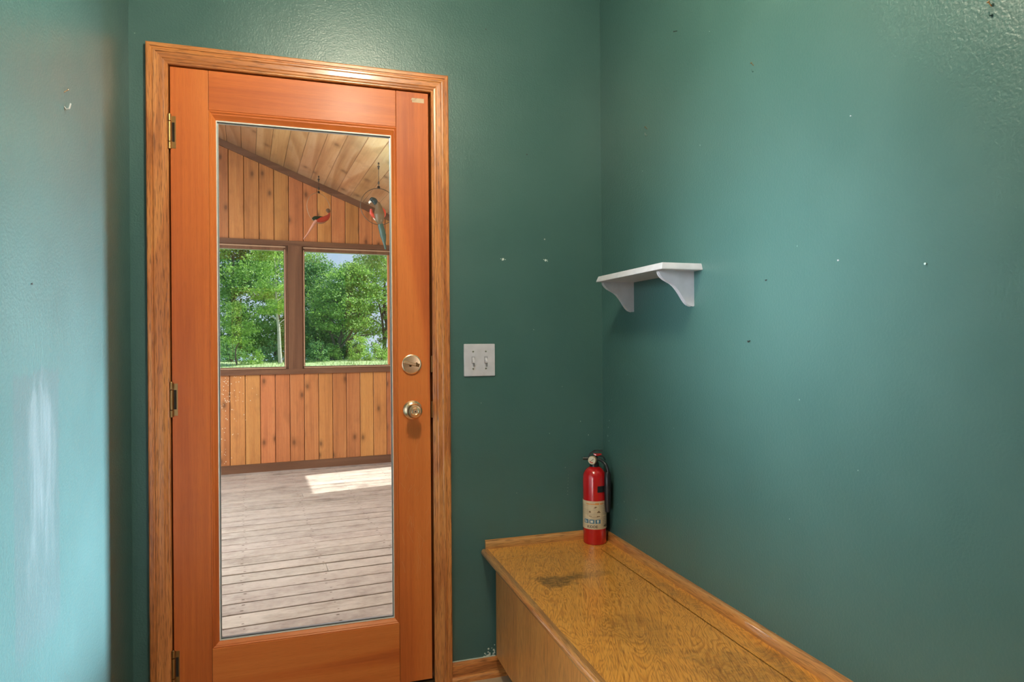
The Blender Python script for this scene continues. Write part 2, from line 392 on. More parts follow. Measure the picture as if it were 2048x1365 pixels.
# ------------------------------------------------------------------ door
def ring_side(bm, side, x0, x1, z0, z1, prof, ztop=None):
    """one mitred side of a rectangular moulding; prof = closed list of (inset, y); negative inset grows outwards"""
    def corner(cx, cz, d):
        return (x0+d if cx == 0 else x1-d, z0+d if cz == 0 else z1-d)
    ends = {'left': ((0, 0), (0, 1)), 'right': ((1, 0), (1, 1)), 'top': ((0, 1), (1, 1)), 'bottom': ((0, 0), (1, 0))}[side]
    rows = []
    for (cx, cz) in ends:
        row = []
        for d, y in prof:
            X, Z = corner(cx, cz, d)
            if cz == 0 and ztop is not None: Z = ztop
            row.append(bm.verts.new((X, y, Z)))
        rows.append(row)
    n = len(prof)
    for i in range(n): bm.faces.new((rows[0][i], rows[0][(i+1) % n], rows[1][(i+1) % n], rows[1][i]))
    bm.faces.new(rows[0]); bm.faces.new(rows[1][::-1])
door = bpy.data.objects.new('door_1', None); COL.objects.link(door); door.location = (0, 0, 0); door['kind'] = 'structure'
G = dict(x0=.1306, x1=.6797, z0=.2244, z1=1.8762)   # visible glass
SX0, SX1, SZ0, SZ1 = .1089, .6964, .205, 1.906       # inner stile and rail edges
T = .044
bm = B(); box(bm, 0, SX0-.0004, 0, T, 0, H); obj('stile', bm, fir_z, door, bevel=.0012)
bm = B(); box(bm, SX1+.0004, W, 0, T, 0, H); obj('stile', bm, fir_z, door, bevel=.0012)
bm = B(); box(bm, SX0+.0004, SX1-.0004, 0, T, SZ1, H); obj('top_rail', bm, fir_x, door, bevel=.0012)
bm = B(); box(bm, SX0+.0004, SX1-.0004, 0, T, 0, SZ0); obj('bottom_rail', bm, fir_x, door, bevel=.0012)
bm = B(); box(bm, SX0-.001, SX0+.001, .002, T-.002, 0.01, H-.01); box(bm, SX1-.001, SX1+.001, .002, T-.002, 0.01, H-.01)
obj('joint', bm, gapm, door)
for s in ('left', 'right', 'top', 'bottom'):
    ins = {'left': G['x0']-SX0, 'right': SX1-G['x1'], 'top': SZ1-G['z1'], 'bottom': G['z0']-SZ0}[s]
    bm = B()
    # frame measured from the visible glass outwards; profile inset negative
    k = .0195
    prof = [(-k, .0015), (-k+.003, .0005), (-k+.006, .0035), (-k+.008, .0035), (-.004, .011), (-.0015, .0125), (-.0015, .030), (-k, .030)]
    ring_side(bm, s, G['x0'], G['x1'], G['z0'], G['z1'], prof)
    for v_ in bm.verts:   # stretch to the real stile edges
        if v_.co.x < G['x0']: v_.co.x = G['x0']+(v_.co.x-G['x0'])*(G['x0']-SX0)/k
        if v_.co.x > G['x1']: v_.co.x = G['x1']+(v_.co.x-G['x1'])*(SX1-G['x1'])/k
        if v_.co.z > G['z1']: v_.co.z = G['z1']+(v_.co.z-G['z1'])*(SZ1-G['z1'])/k
        if v_.co.z < G['z0']: v_.co.z = G['z0']+(v_.co.z-G['z0'])*(G['z0']-SZ0)/k
    obj('glazing_moulding', bm, fir_z if s in ('left', 'right') else fir_x, door)
bm = B()
for s in ('left', 'right', 'top', 'bottom'):
    ring_side(bm, s, G['x0'], G['x1'], G['z0'], G['z1'], [(-.003, .0125), (.0016, .0125), (.0016, .0165), (-.003, .0165)])
obj('glazing_bead', bm, bead_w, door)['label'] = 'thin pale bead round the glass'
bm = B()
for s in ('left', 'right', 'top', 'bottom'):
    ring_side(bm, s, G['x0'], G['x1'], G['z0'], G['z1'], [(-.004, .021), (.004, .021), (.004, .031), (-.004, .031)])
obj('spacer_bar', bm, spacer, door)['label'] = 'dull metal spacer bar inside the glass edge'
bm = B(); box(bm, G['x0']-.004, G['x1']+.004, .0168, .0205, G['z0']-.004, G['z1']+.004); pane = obj('glass_pane', bm, glass, door)
bm = B()
for s in ('left', 'right', 'top', 'bottom'):
    ring_side(bm, s, G['x0'], G['x1'], G['z0'], G['z1'], [(-.0195, .034), (-.001, .034), (-.001, .043), (-.0195, .043)])
obj('outer_stop', bm, fir_z, door)
# hinges (three)
for zc in (1.826, .995, .165):
    hb = B()
    hh = .054
    # leaf let into the door face edge
    box(hb, .0035, .0160, -.0012, .002, zc-hh+.004, zc+hh-.004)
    hg = obj('hinge', hb, antique, door)
    hg['label'] = 'antique brass butt hinge'
    k = B()
    for (a, b) in ((-hh, -hh+.022), (-hh+.023, hh-.023), (hh-.022, hh)):
        lathe(k, [(.0015, a), (.0057, a+.0008), (.0057, b-.0008), (.0015, b)], place((-.001, -.0072, zc)), 16)
    lathe(k, [(.0, hh+.003), (.003, hh+.0025), (.0045, hh), (.0045, hh-.001)], place((-.001, -.0072, zc)), 12)
    kk = obj('knuckle', k, antique, hg, smooth=True, local=False)
    k = B(); box(k, .0055, .0125, -.0020, -.0010, zc-.030, zc+.030); obj('leaf_slot', k, gapm, hg)
# deadbolt turn
bm = B(); M = place((.7434, 0, 1.0921), (0, -1, 0))
lathe(bm, [(.0345, 0), (.0345, .004), (.0335, .006), (.031, .0075), (.029, .0078), (0, .0078)], M, 48)
db = obj('deadbolt', bm, brass, door, smooth=True, angle=25); db['label'] = 'round brass deadbolt rose with thumb turn'
bm = B()
a = math.radians(-14)
def rotf(cx, cz, a, y0=0):
    return lambda x, y, z: Vector((cx+x*math.cos(a)-z*math.sin(a), y, cz+x*math.sin(a)+z*math.cos(a)))
box(bm, -.030, .014, -.0175, -.0078, -.0042, .0042, rotf(.7434, 1.0935, a)); obj('thumb_turn', bm, brass, db, bevel=.001)
bm = B(); box(bm, -.0308, .015, -.0081, -.0078, -.0050, .0050, rotf(.7434, 1.0935, a)); box(bm, .013, .027, -.0100, -.0078, -.0062, .0052, rotf(.7434, 1.0945, a)); lathe(bm, [(.004, 0), (.004, .002), (0, .002)], place((.7385, -.0078, 1.0875), (0, -1, 0)), 12); lathe(bm, [(.003, 0), (.003, .002), (0, .002)], place((.7600, -.0078, 1.0955), (0, -1, 0)), 12)
obj('lever_slot', bm, plain('dark brass', (.16, .08, .03), .5, .6), db)  # dark plate outlines the thumb turn, with dark slots beside it
# knob
bm = B(); M = place((.7457, 0, .9354), (0, -1, 0))
lathe(bm, [(.0335, 0), (.0335, .003), (.032, .005), (.029, .006), (.0285, .0075), (.026, .0095), (.022, .012), (.019, .013), (.0, .013)], M, 48)
kn = obj('door_knob', bm, brass, door, smooth=True, angle=25); kn['label'] = 'polished brass door knob on a stepped round rose'
bm = B()
lathe(bm, [(.011, .013), (.0105, .030), (.013, .034), (.021, .041), (.0255, .050), (.0258, .055), (.023, .061), (.019, .0645), (.0165, .065), (.0160, .063), (.0150, .0625), (.0145, .065), (.010, .0665), (.0085, .0655), (0, .0655)], M, 48)
obj('knob', bm, brass, kn, smooth=True, angle=25)
bm = B(); lathe(bm, [(.0025, .0655), (.0025, .0665), (0, .0665)], M, 12); lathe(bm, [(.0018, .010), (.0018, .0125), (0, .0125)], place((.7457, 0, .9354+.0245), (0, -1, 0)), 10); obj('keyhole', bm, slot, kn)
# strike plates in the gap
for zc in (1.092, .934):
    bm = B(); box(bm, W+.0035, W+.0078, -.0012, .030, zc-.028, zc+.028); obj('strike_plate', bm, antique, door)
bm = B(); box(bm, .752, .7935, -.0005, .0, 1.9955, 2.0105)
for k in range(14):
    x = .748+random.random()*.042; z = 1.997+random.random()*.012; box(bm, x, x+.004, -.0007, 0, z, z+.003)
obj('tape_residue', bm, residue, door)['label'] = 'pale strip of torn tape'
bm = B(); rs = random.Random(12)
for k in range(26):
    x = rs.uniform(.715, .795); z = rs.uniform(.36, .78); a = rs.uniform(.9, 2.2); ln = rs.uniform(.02, .07); cur = rs.uniform(-.6, .6); pts_ = []
    for i in range(6):
        pts_.append((x, z)); x += ln/5*math.cos(a); z += ln/5*math.sin(a); a += cur/5
    for (xa, za), (xb, zb_) in zip(pts_, pts_[1:]):
        if .70 < xa < .803 and .70 < xb < .803: bm.faces.new([bm.verts.new(q) for q in ((xa, -.0002, za), (xa+.0005, -.0002, za), (xb+.0005, -.0002, zb_), (xb, -.0002, zb_))])
obj('scratch_marks', bm, plain('pale scratched wood', (.62, .28, .10), .5), door)['label'] = 'fine pale scratches on the lock stile'
# jamb and threshold
jm = bpy.data.objects.new('trim_3', None); COL.objects.link(jm); jm['kind'] = 'structure'
bm = B(); box(bm, JL, -.004, -.0005, .15, FL, JT); obj('side_jamb', bm, oak_z, jm)
bm = B(); box(bm, W+.008, JR, -.0005, .15, FL, JT); obj('side_jamb', bm, oak_z, jm)
bm = B(); box(bm, -.004, W+.008, -.0005, .15, H+.004, JT); obj('head_jamb', bm, oak_x, jm)
bm = B(); box(bm, -.004, .012, T+.001, T+.012, 0, H+.004); box(bm, W-.006, W+.008, T+.001, T+.012, 0, H+.004); box(bm, -.004, W+.008, T+.001, T+.012, H-.01, H+.004); obj('door_stop', bm, gapm, jm)
bm = B(); box(bm, -.004, W+.008, .0, .16, FL, -.006); obj('threshold', bm, plain('dark bronze sill', (.05, .035, .02), .4, .6), jm)
prof = [(-.004, 0), (-.004, -.007), (-.007, -.0095), (-.010, -.0095), (-.013, -.012), (-.019, -.0128), (-.022, -.0150), (-.036, -.0158), (-.039, -.0180), (-.044, -.0185), (-.0475, -.0165), (-.050, -.0165), (-.0515, -.0195), (-.0605, -.0195), (-.0636, -.0175), (-.0636, 0)]
cas = bpy.data.objects.new('trim_4', None); COL.objects.link(cas); cas['kind'] = 'structure'
for s in ('left', 'right', 'top'):
    bm = B(); ring_side(bm, s, 0, W+.004, FL, H, prof, ztop=FL)
    if s == 'top':
        for v_ in bm.verts: pass
    obj('head_casing' if s == 'top' else 'side_casing', bm, oak_x if s == 'top' else oak_z, cas)

# ------------------------------------------------------------------ bench
ZB = .432; BX0 = .985; PX = 1.032; BL = -2.0
bench = empty('storage_bench', (1.2, -1.0, FL), 'long varnished oak storage bench with a hinged lid built along the right green wall', 'bench')
bm = B(); box(bm, PX, PX+.018, BL, -.0265, .055, ZB-.018); obj('front_panel', bm, ply_front, bench)
bm = B(); box(bm, PX+.07, PX+.085, BL, -.03, FL, .06); obj('toe_kick', bm, gapm, bench)
bm = B(); box(bm, PX+.018, XR-.001, BL, -.03, .06, .075); obj('bottom_board', bm, ply_front, bench)
def nosing(y0, y1, parent):
    bm = B(); r = .0125
    pts = [(BX0+.022, ZB-.0002), (BX0+.009, ZB-.0002)]
    for k in range(9):
        a = math.pi/2+math.pi*k/8
        pts.append((BX0+.010+.010*math.cos(a), ZB-.0125+r*math.sin(a)))
    pts += [(BX0+.022, ZB-.025)]
    prism(bm, pts, 'y', y0, y1); return obj('front_nosing', bm, trim_oak_y, parent, smooth=True, angle=50)
SEAM_X, SEAM_Y = 1.3865, -.137
bm = B(); box(bm, BX0+.022, XR-.001, SEAM_Y+.0008, -.001, ZB-.018, ZB); box(bm, SEAM_X+.002, XR-.001, BL, SEAM_Y+.0008, ZB-.018, ZB)
obj('fixed_top', bm, ply_top, bench)
nosing(SEAM_Y+.0002, -.004, bench)
bm = B(); box(bm, BX0+.022, SEAM_X-.0025, BL, SEAM_Y-.0003, ZB-.018, ZB); lid = obj('lid', bm, ply_top, bench)
nosing(BL, SEAM_Y-.0002, lid)
bm = B(); box(bm, SEAM_X-.0010, SEAM_X+.0015, BL, SEAM_Y, ZB-.012, ZB-.005)
y = SEAM_Y-.004
while y > BL:
    lathe(bm, [(.0017, 0), (.0017, .0085)], place((SEAM_X+.0003, y, ZB-.0022), (0, -1, 0)), 8); y -= .0125
obj('piano_hinge', bm, antique, bench, smooth=True)
def qr(d, flip):  # cove-topped backsplash profile
    return [(0, ZB), (-.013*1, ZB), (-.013, ZB+.018), (-.010, ZB+.025), (-.005, ZB+.029), (0, ZB+.030)]
bm = B(); prism(bm, qr(0, 0), 'x', 1.000, XR); struct('trim_5', bm, trim_oak_x, smooth=True, angle=50)
bm = B(); prism(bm, [(XR+a, b) for a, b in qr(0, 0)], 'y', BL, -.0135); struct('trim_6', bm, trim_oak_y, smooth=True, angle=50)

# ------------------------------------------------------------------ wall shelf
DS = .124
sh = empty('wall_shelf', (XR, -.44, 1.366), 'small white painted wall shelf on two scroll brackets on the right green wall', 'shelf')
bm = B(); y0, y1 = -.652, -.236; zt, zb = 1.3845, 1.366; c = .006
lo = [bm.verts.new(p) for p in ((XR, y0-c, zb), (XR-DS-c, y0-c, zb), (XR-DS-c, y1+c, zb), (XR, y1+c, zb))]
m1 = [bm.verts.new((v_.co.x, v_.co.y, zb+.003)) for v_ in lo]
m2 = [bm.verts.new(p) for p in ((XR, y0-.0015, zt-.003), (XR-DS-.0015, y0-.0015, zt-.003), (XR-DS-.0015, y1+.0015, zt-.003), (XR, y1+.0015, zt-.003))]
hi = [bm.verts.new(p) for p in ((XR, y0, zt), (XR-DS, y0, zt), (XR-DS, y1, zt), (XR, y1, zt))]
bm.faces.new(lo[::-1]); bm.faces.new(hi)
for a_, b_ in ((lo, m1), (m1, m2), (m2, hi)):
    for i in range(4): bm.faces.new((a_[i], a_[(i+1) % 4], b_[(i+1) % 4], b_[i]))
obj('shelf_board', bm, white, sh)
out = [(0, 0), (0.005, .05), (.04, .12), (.09, .18), (.15, .23), (.25, .285), (.36, .345), (.46, .43), (.55, .54), (.63, .66), (.70, .78), (.77, .88), (.84, .95), (.92, .985), (.97, .99), (1.0, .97), (1.0, 0)]
for yb in (-.615, -.252):
    bm = B(); prism(bm, [(XR-.111*(1-a_)+0, 1.3658-.100*b_) for a_, b_ in out], 'y', yb, yb+.017)
    obj('bracket', bm, white, sh, bevel=.0025)
tag(sh)

# ------------------------------------------------------------------ light switch
sw = empty('light_switch', (.984, 0, 1.10), 'white double toggle light switch plate beside the door', 'switch')
bm = B(); box(bm, .9272, 1.0412, -.0055, 0, 1.0455, 1.1600); obj('wall_plate', bm, plate_w, sw, bevel=.0025)
for cx in (.9610, 1.0072):
    bm = B(); box(bm, cx-.0052, cx+.0052, -.0062, -.005, 1.0905, 1.1150); fr = obj('switch_opening', bm, slot, sw)
    bm = B(); box(bm, cx-.0043, cx+.0043, -.0066, -.0052, 1.0912, 1.1143)
    vs = [(cx-.0042, -.006, 1.110), (cx+.0042, -.006, 1.110), (cx+.0034, -.019, 1.098), (cx-.0034, -.019, 1.098), (cx-.0042, -.006, 1.100), (cx+.0042, -.006, 1.100), (cx+.0034, -.0185, 1.0925), (cx-.0034, -.0185, 1.0925)]
    q = [bm.verts.new(v_) for v_ in vs]
    for f in ((0, 1, 2, 3), (7, 6, 5, 4), (0, 4, 5, 1), (1, 5, 6, 2), (2, 6, 7, 3), (3, 7, 4, 0)): bm.faces.new([q[i] for i in f])
    obj('toggle', bm, plate_w, sw, bevel=.0006)
    for z in (1.1335, 1.0725):
        bm = B(); lathe(bm, [(.0035, .0054), (.0033, .0065), (0, .0070)], place((cx, 0, z), (0, -1, 0)), 14); sc = obj('screw', bm, steel, sw, smooth=True)
        bm = B(); box(bm, cx-.0028, cx+.0028, -.0072, -.0066, z-.0005, z+.0005); obj('screw_slot', bm, slot, sc)

# ------------------------------------------------------------------ fire extinguisher
EX = Vector((1.4005, -.058, ZB)); ER = .0425
ext = empty('fire_extinguisher', EX, 'red fire extinguisher with black hose standing in the corner of the oak bench', 'fire extinguisher')
def EP(x, y, z): return Vector((x, y, z))
bm = B(); M = place(EX)
pr = [(ER-.003, 0), (ER-.0005, .003), (ER, .006), (ER, .236)]
for k in range(1, 10):
    a = math.pi/2*k/10; pr.append((ER*math.cos(a)*1.0, .236+.044*math.sin(a)))
pr += [(.012, .281), (.012, .287), (0, .287)]
lathe(bm, pr, M, 56); obj('cylinder', bm, red, ext, smooth=True)
# directions at the cylinder: toward camera, and screen right
tocam = (Vector((CAM.x, CAM.y, 0))-Vector((EX.x, EX.y, 0))).normalized(); TH0 = math.atan2(tocam.y, tocam.x)
def cyl(th, z, r=ER+.0006):   # th measured in screen direction: + is to the right
    a = TH0+th; return Vector((EX.x+r*math.cos(a), EX.y+r*math.sin(a), ZB+z))
def cpatch(bm, t0, t1, z0, z1, r, n=None, mi=0):
    n = n or max(1, int(abs(t1-t0)/.09))
    A = [bm.verts.new(cyl(t0+(t1-t0)*i/n, z0, r)) for i in range(n+1)]; Bq = [bm.verts.new(cyl(t0+(t1-t0)*i/n, z1, r)) for i in range(n+1)]
    for i in range(n): bm.faces.new((A[i], A[i+1], Bq[i+1], Bq[i]))
LZ0, LZ1 = .057, .158
bm = B(); lathe(bm, [(ER+.0001, LZ0), (ER+.0005, LZ0), (ER+.0005, LZ1), (ER+.0001, LZ1)], M, 56); lab = obj('label_band', bm, cream, ext, smooth=True); lab['label'] = 'cream paper label band with printing'
def ondisc(name, mat, items, r=ER+.0008):
    bm = B()
    for it in items: cpatch(bm, *it, r)
    return obj(name, bm, mat, lab, smooth=True)
mm = 1/ER
lines = []
for z in (.096, .111, .126, .141): lines.append((-1.3, .62, z, z+.0006))
for t_ in (-.62, .62, -1.15): lines.append((t_, t_+.015, .094, .150))
ondisc('ruled_lines', grey_ink, lines)
ondisc('orange_heading', orange_ink, [(-.75, .05, .146, .1495), (.05, .38, .145, .1525), (.45, .78, .146, .151)])
para = []
for i in range(14): para.append((.72, 1.25, .068+.006*i, .0705+.006*i)) if i != 6 else None
ondisc('small_print', grey_ink, para)
ondisc('pictogram', plain('brown ink', (.16, .09, .04), .6), [(-.05, .12, .134, .1365), (.02, .20, .1365, .139), (-.50, -.32, .117, .1215), (-.44, -.36, .1215, .1235), (.20, .50, .1165, .120), (.28, .42, .120, .1235), (-.5, -.25, .1035, .1055), (-.4, .3, .1005, .1015), (.18, .45, .1025, .1055)])
ic = [(-.98+.52*i, -.98+.52*i+.44, .078, .0925) for i in range(3)]
ondisc('icon', blue_ink, ic)
ondisc('icon_mark', plain('pale ink', (.62, .60, .50), .6), [(-.88, -.80, .080, .090), (-.74, -.68, .080, .087), (-.36, -.14, .081, .089), (.20, .34, .083, .0905), (.24, .30, .079, .083)], ER+.0010)
def bent_text(name, body, tc_, zc, size, mat, parent, xs=1.0):
    cu = bpy.data.curves.new(name, 'FONT'); cu.body = body; cu.size = size; cu.align_x = 'CENTER'; cu.offset = size*.02
    to = bpy.data.objects.new(name, cu); COL.objects.link(to)
    bpy.context.view_layer.update()
    me = bpy.data.meshes.new_from_object(to.evaluated_get(bpy.context.evaluated_depsgraph_get()))
    bpy.data.objects.remove(to)
    bm = B(); bm.from_mesh(me); bmesh.ops.subdivide_edges(bm, edges=[e for e in bm.edges if e.calc_length() > .002], cuts=2)
    for v_ in bm.verts: v_.co = cyl(tc_+v_.co.x*xs/ER, zc+v_.co.y, ER+.0011)
    return obj(name, bm, mat, parent)
bent_text('brand_lettering', 'KIDDE', -.20, .0625, .0125, ink, lab, 1.05)
bent_text('class_lettering', 'ABC', 1.10, .0635, .0125, ink, lab, 1.0)
# valve body, gauge, levers, hose
top = EX+Vector((0, 0, .283))
bm = B(); lathe(bm, [(.017, -.006), (.017, .006), (.013, .010), (.013, .030), (.009, .034), (0, .034)], place(top), 24); obj('valve', bm, black, ext, smooth=True)
sr = Vector((-tocam.y, tocam.x, 0))  # screen right
gd = (tocam*.93-sr*.35).normalized()
gc = top+tocam*.020-sr*.008+Vector((0, 0, .019))
bm = B(); lathe(bm, [(.013, -.012), (.0155, -.010), (.0155, 0.0), (.0140, .0025), (.0125, .0025), (.0122, .0012), (0, .0012)], place(gc, gd), 32); gg = obj('pressure_gauge', bm, plain('pale gold rim', (.62, .50, .33), .3, .6), ext, smooth=True, angle=30); gg['label'] = 'round pressure gauge with a pale rim'
bm = B(); lathe(bm, [(.0118, .0013), (.0118, .0018), (0, .0018)], place(gc, gd), 28); obj('gauge_face', bm, plain('gauge paper', (.60, .55, .42), .5), gg)
bm = B()
Mg = place(gc, gd)
for (a0, a1) in ((200, 300),):
    ring = []
    for k in range(9):
        a = math.radians(a0+(a1-a0)*k/8); ring.append((a,))
    P1 = [bm.verts.new(Mg @ Vector((.010*math.cos(a[0]), .010*math.sin(a[0]), .0021))) for a in ring]; P2 = [bm.verts.new(Mg @ Vector((.0065*math.cos(a[0]), .0065*math.sin(a[0]), .0021))) for a in ring]
    for i in range(8): bm.faces.new((P1[i], P1[i+1], P2[i+1], P2[i]))
obj('gauge_zone', bm, plain('red print', (.5, .05, .03), .5), gg)
bm = B(); tube(bm, [Mg @ Vector((-.004, -.003, .0023)), Mg @ Vector((.006, .005, .0023))], .0007, 6); obj('gauge_needle', bm, ink, gg)
bm = B(); tube(bm, [top+Vector((0, 0, .022))-sr*.008, top+Vector((0, 0, .022))-sr*.041], .0058, 14); obj('outlet', bm, black, ext, smooth=True)
def bar(bm, pts, wdt, th):
    for a_, b_ in zip(pts, pts[1:]):
        d = (b_-a_).normalized(); s_ = d.cross(Vector((0, 0, 1))).normalized(); n_ = s_.cross(d).normalized()
        q = []
        for p in (a_, b_):
            for i, j in ((-1, -1), (1, -1), (1, 1), (-1, 1)): q.append(bm.verts.new(p+s_*i*wdt/2+n_*j*th/2))
        for f in ((0, 1, 2, 3), (7, 6, 5, 4), (0, 4, 5, 1), (1, 5, 6, 2), (2, 6, 7, 3), (3, 7, 4, 0)): bm.faces.new([q[i] for i in f])
Z = Vector((0, 0, 1))
back = -tocam*.004
bm = B(); bar(bm, [top+back-sr*.022+Z*.024, top+back-sr*.016+Z*.040, top+back+sr*.004+Z*.051, top+back+sr*.030+Z*.050], .016, .004); obj('upper_lever', bm, black, ext, bevel=.0012)
bm = B(); bar(bm, [top+back-sr*.010+Z*.030, top+back+sr*.010+Z*.032, top+back+sr*.032+Z*.030, top+back+sr*.040+Z*.016], .014, .004); obj('carry_handle', bm, black, ext, bevel=.0012)
bm = B(); bar(bm, smoothpath([top+tocam*.007-sr*.002+Z*.040, top+tocam*.009+sr*.010+Z*.036, top+tocam*.008+sr*.026+Z*.040], 4), .004, .004); bar(bm, [top+tocam*.007-sr*.002+Z*.041, top+tocam*.007+sr*.026+Z*.041], .003, .002); obj('safety_seal', bm, red, ext)
hv = (sr*.78+tocam*.40).normalized()
hp = EX+hv*.053
bm = B(); tube(bm, smoothpath([top+sr*.006+Z*.020, top+sr*.022+tocam*.006+Z*.018, top+hv*.046+Z*.004, top+hv*.055-Z*.020, Vector((hp.x, hp.y, ZB+.235))], 6), .0055, 12); obj('hose', bm, black, ext, smooth=True)
bm = B(); tube(bm, [Vector((hp.x, hp.y, ZB+.262)), Vector((hp.x, hp.y, ZB+.255)), Vector((hp.x, hp.y, ZB+.215)), Vector((hp.x, hp.y, ZB+.150)), Vector((hp.x, hp.y, ZB+.118))], [.008, .0120, .0125, .0115, .009], 18); obj('hose_nozzle', bm, black, ext, smooth=True)
bm = B()
inn = EX+hv*.012
box_pts = [cyl(0.15, .205, ER+.0015)]
for z0, z1 in ((.190, .194), (.208, .212)):
    n = 24
    for r0, r1 in ((ER+.0003, ER+.0018),):
        for i in range(n):
            t0 = .25+(2.3-.25)*i/n; t1 = .25+(2.3-.25)*(i+1)/n
            a = [cyl(t0, z0, r1), cyl(t1, z0, r1), cyl(t1, z1, r1), cyl(t0, z1, r1)]
            bm.faces.new([bm.verts.new(p) for p in a])
cpatch(bm, .25, 2.3, .190, .212, ER+.0012)
obj('strap', bm, black, ext)
bm = B(); lathe(bm, [(.0112, .192), (.0130, .192), (.0130, .210), (.0112, .210)], place((hp.x, hp.y, ZB)), 20); obj('hose_clip', bm, rubber, ext, smooth=True)

# ------------------------------------------------------------------ little things on the walls
def on_back(x, z): return Vector((x, 0, z)), Vector((0, -1, 0))
def on_right(y, z): return Vector((XR, y, z)), Vector((-1, 0, 0))
def on_left(y, z): return Vector((XL, y, z)), Vector((1, 0, 0))
def nail(name, pos, label, cat='nail', r=.0025, l=.006, mat=None, tilt=-.3, group=None):
    p, n = pos; d = (n+Vector((0, 0, tilt))).normalized(); bm = B()
    lathe(bm, [(r*.4, -.001), (r*.4, l-.001), (r, l-.0008), (r*.9, l), (0, l+.0004)], place(p, d), 12)
    o = obj(name, bm, mat or steel, smooth=True); tag(o, label, cat, group); return o
def anchor(pos, label):
    p, n = pos; bm = B()
    lathe(bm, [(.0042, -.001), (.0042, .0012), (.0024, .0016), (.0022, .0004), (0, .0004)], place(p, n), 14)
    side = n.cross(Vector((0, 0, 1)))
    for k in range(5):
        q = p+side*random.uniform(-.009, .009)+Vector((0, 0, random.uniform(-.004, .004)))
        lathe(bm, [(.0018, -.0005), (.0012, .0006), (0, .0008)], place(q, n), 6)
    tag(obj('wall_anchor', bm, plain('white plastic anchor', (.75, .80, .76), .5), smooth=True), label, 'wall anchor')
anchor(on_back(1.0752, 1.4635), 'white plastic wall anchor left of its twin, lower row on the door wall')
anchor(on_back(1.238, 1.4647), 'white plastic wall anchor nearer the corner, lower row on the door wall')
nail('screw', on_back(1.0683, 1.5369), 'small green painted screw just above the left white wall anchor', 'screw', .003, .0015, green, 0)
nail('screw', on_back(1.2347, 1.5416), 'small pale screw above the wall anchor nearer the corner', 'screw', .003, .0018, steel, 0)
nail('nail', on_back(1.1675, 1.848), 'tiny dark nail high on the door wall between door and corner', r=.002, mat=slot)
nail('nail', on_back(1.0166, 2.2821), 'tiny dark nail near the ceiling above the switch on the door wall', r=.002, mat=slot)
nail('nail', on_right(-.5345, 2.0958), 'bent nail high on the right wall, nearest the ceiling by the corner', r=.0022, l=.012, mat=slot)
nail('nail', on_right(-.8623, 1.1652), 'small dark nail below the shelf height, right of the shelf', r=.003, l=.007, mat=slot)
nail('nail', on_right(-.928, 1.3132), 'tiny nail level with the shelf, right of it on the right wall', r=.002, l=.005, mat=slot)
nail('push_pin', on_right(-1.1541, 1.3336), 'white push pin on the right wall level with the shelf', 'push pin', .0020, .003, plate_w, 0)
nail('push_pin', on_right(-1.358, 1.3029), 'pale blue push pin farthest right on the right wall', 'push pin', .0024, .004, plain('pale blue plastic', (.45, .62, .62), .4), 0)
nail('push_pin', on_right(-1.1902, 1.6255), 'tiny white pin high in the middle of the right wall', 'push pin', .0014, .003, plate_w, 0)
nail('nail', on_left(-.77, 1.287), 'dark nail hole plug alone on the left wall above the wiped patch', r=.0022, l=.003, mat=slot, tilt=0)
def hook(pos, label, s=1.0, mat=None):
    p, n = pos; side = n.cross(Vector((0, 0, 1)))
    t = empty('picture_hook', p, label, 'hook')
    bm = B(); P = lambda a, b: p+n*a*s+Vector((0, 0, b*s))
    bar(bm, [P(.0012, .016), P(.0012, -.020), P(.005, -.026), P(.010, -.024), P(.013, -.012)], .0050*s, .0012*s)
    obj('hook_strip', bm, mat or steel, t)
    bm = B(); lathe(bm, [(.001, -.004), (.001, .006), (.0028, .0065), (.0025, .008), (0, .0085)], place(P(.003, .014), (n+Vector((0, 0, .8))).normalized()), 12); obj('hook_nail', bm, brass, t, smooth=True)
hook(on_left(-.576, 1.717), 'bright metal picture hook on the upper left wall', 1.0, plain('pale zinc', (.72, .74, .66), .35, .7))
hook(on_right(-.3496, 1.8526), 'metal picture hook above the shelf near the corner', .6)
hook(on_right(-.884, 1.847), 'small green painted picture hook high on the right wall', .45, green)
hook(on_right(-1.4793, 1.7052), 'dark green picture hook at the top right of the right wall', .45, green)

# ------------------------------------------------------------------ porch
ZD = -.08; VW = 4.548; UL, UR = -2.0, 2.45
# deck: boards run along u
bm = B(); L = rndlayer(bm)
v = .17+.005; k = 0; PITCH_B = .1435
V0 = .9985-PITCH_B*5   # lines measured in the photo
while True:
    a = V0+k*PITCH_B; k += 1
    if a > VW+.1: break
    gap = random.choice((.006, .007, .012, .020, .017))
    joints = [random.choice((.62, .63, -.6, 1.9)) if k in (7, 9, 13, 18, 22) else 9]
    us = [UL-.1]+[j for j in joints if j < 5]+[UR+.1]
    for i in range(len(us)-1): board(bm, us[i]+.001, us[i+1]-.001, a+gap/2, a+PITCH_B-gap/2, ZD-.03, ZD, PP)
bmesh.ops.bevel(bm, geom=[e for e in bm.edges], offset=.0015, segments=1, affect='EDGES')
for j in range(k):
    a = V0+j*PITCH_B
    for uj in (-.62, -.22, .19, .60, 1.01, 1.42, 1.83):
        for dv in (.03, .112):
            c = PP(uj+random.uniform(-.012, .012), a+dv+random.uniform(-.008, .008), ZD+.0003)
            r = random.uniform(.003, .0055)
            vs = [bm.verts.new(c+Vector((r*1.7*math.cos(t_), r*math.sin(t_), 0))) for t_ in [i*math.pi/3 for i in range(6)]]
            f = bm.faces.new(vs); f.material_index = 1
for f in bm.faces:
    if f.material_index == 1 and f.normal.z < 0: f.normal_flip()
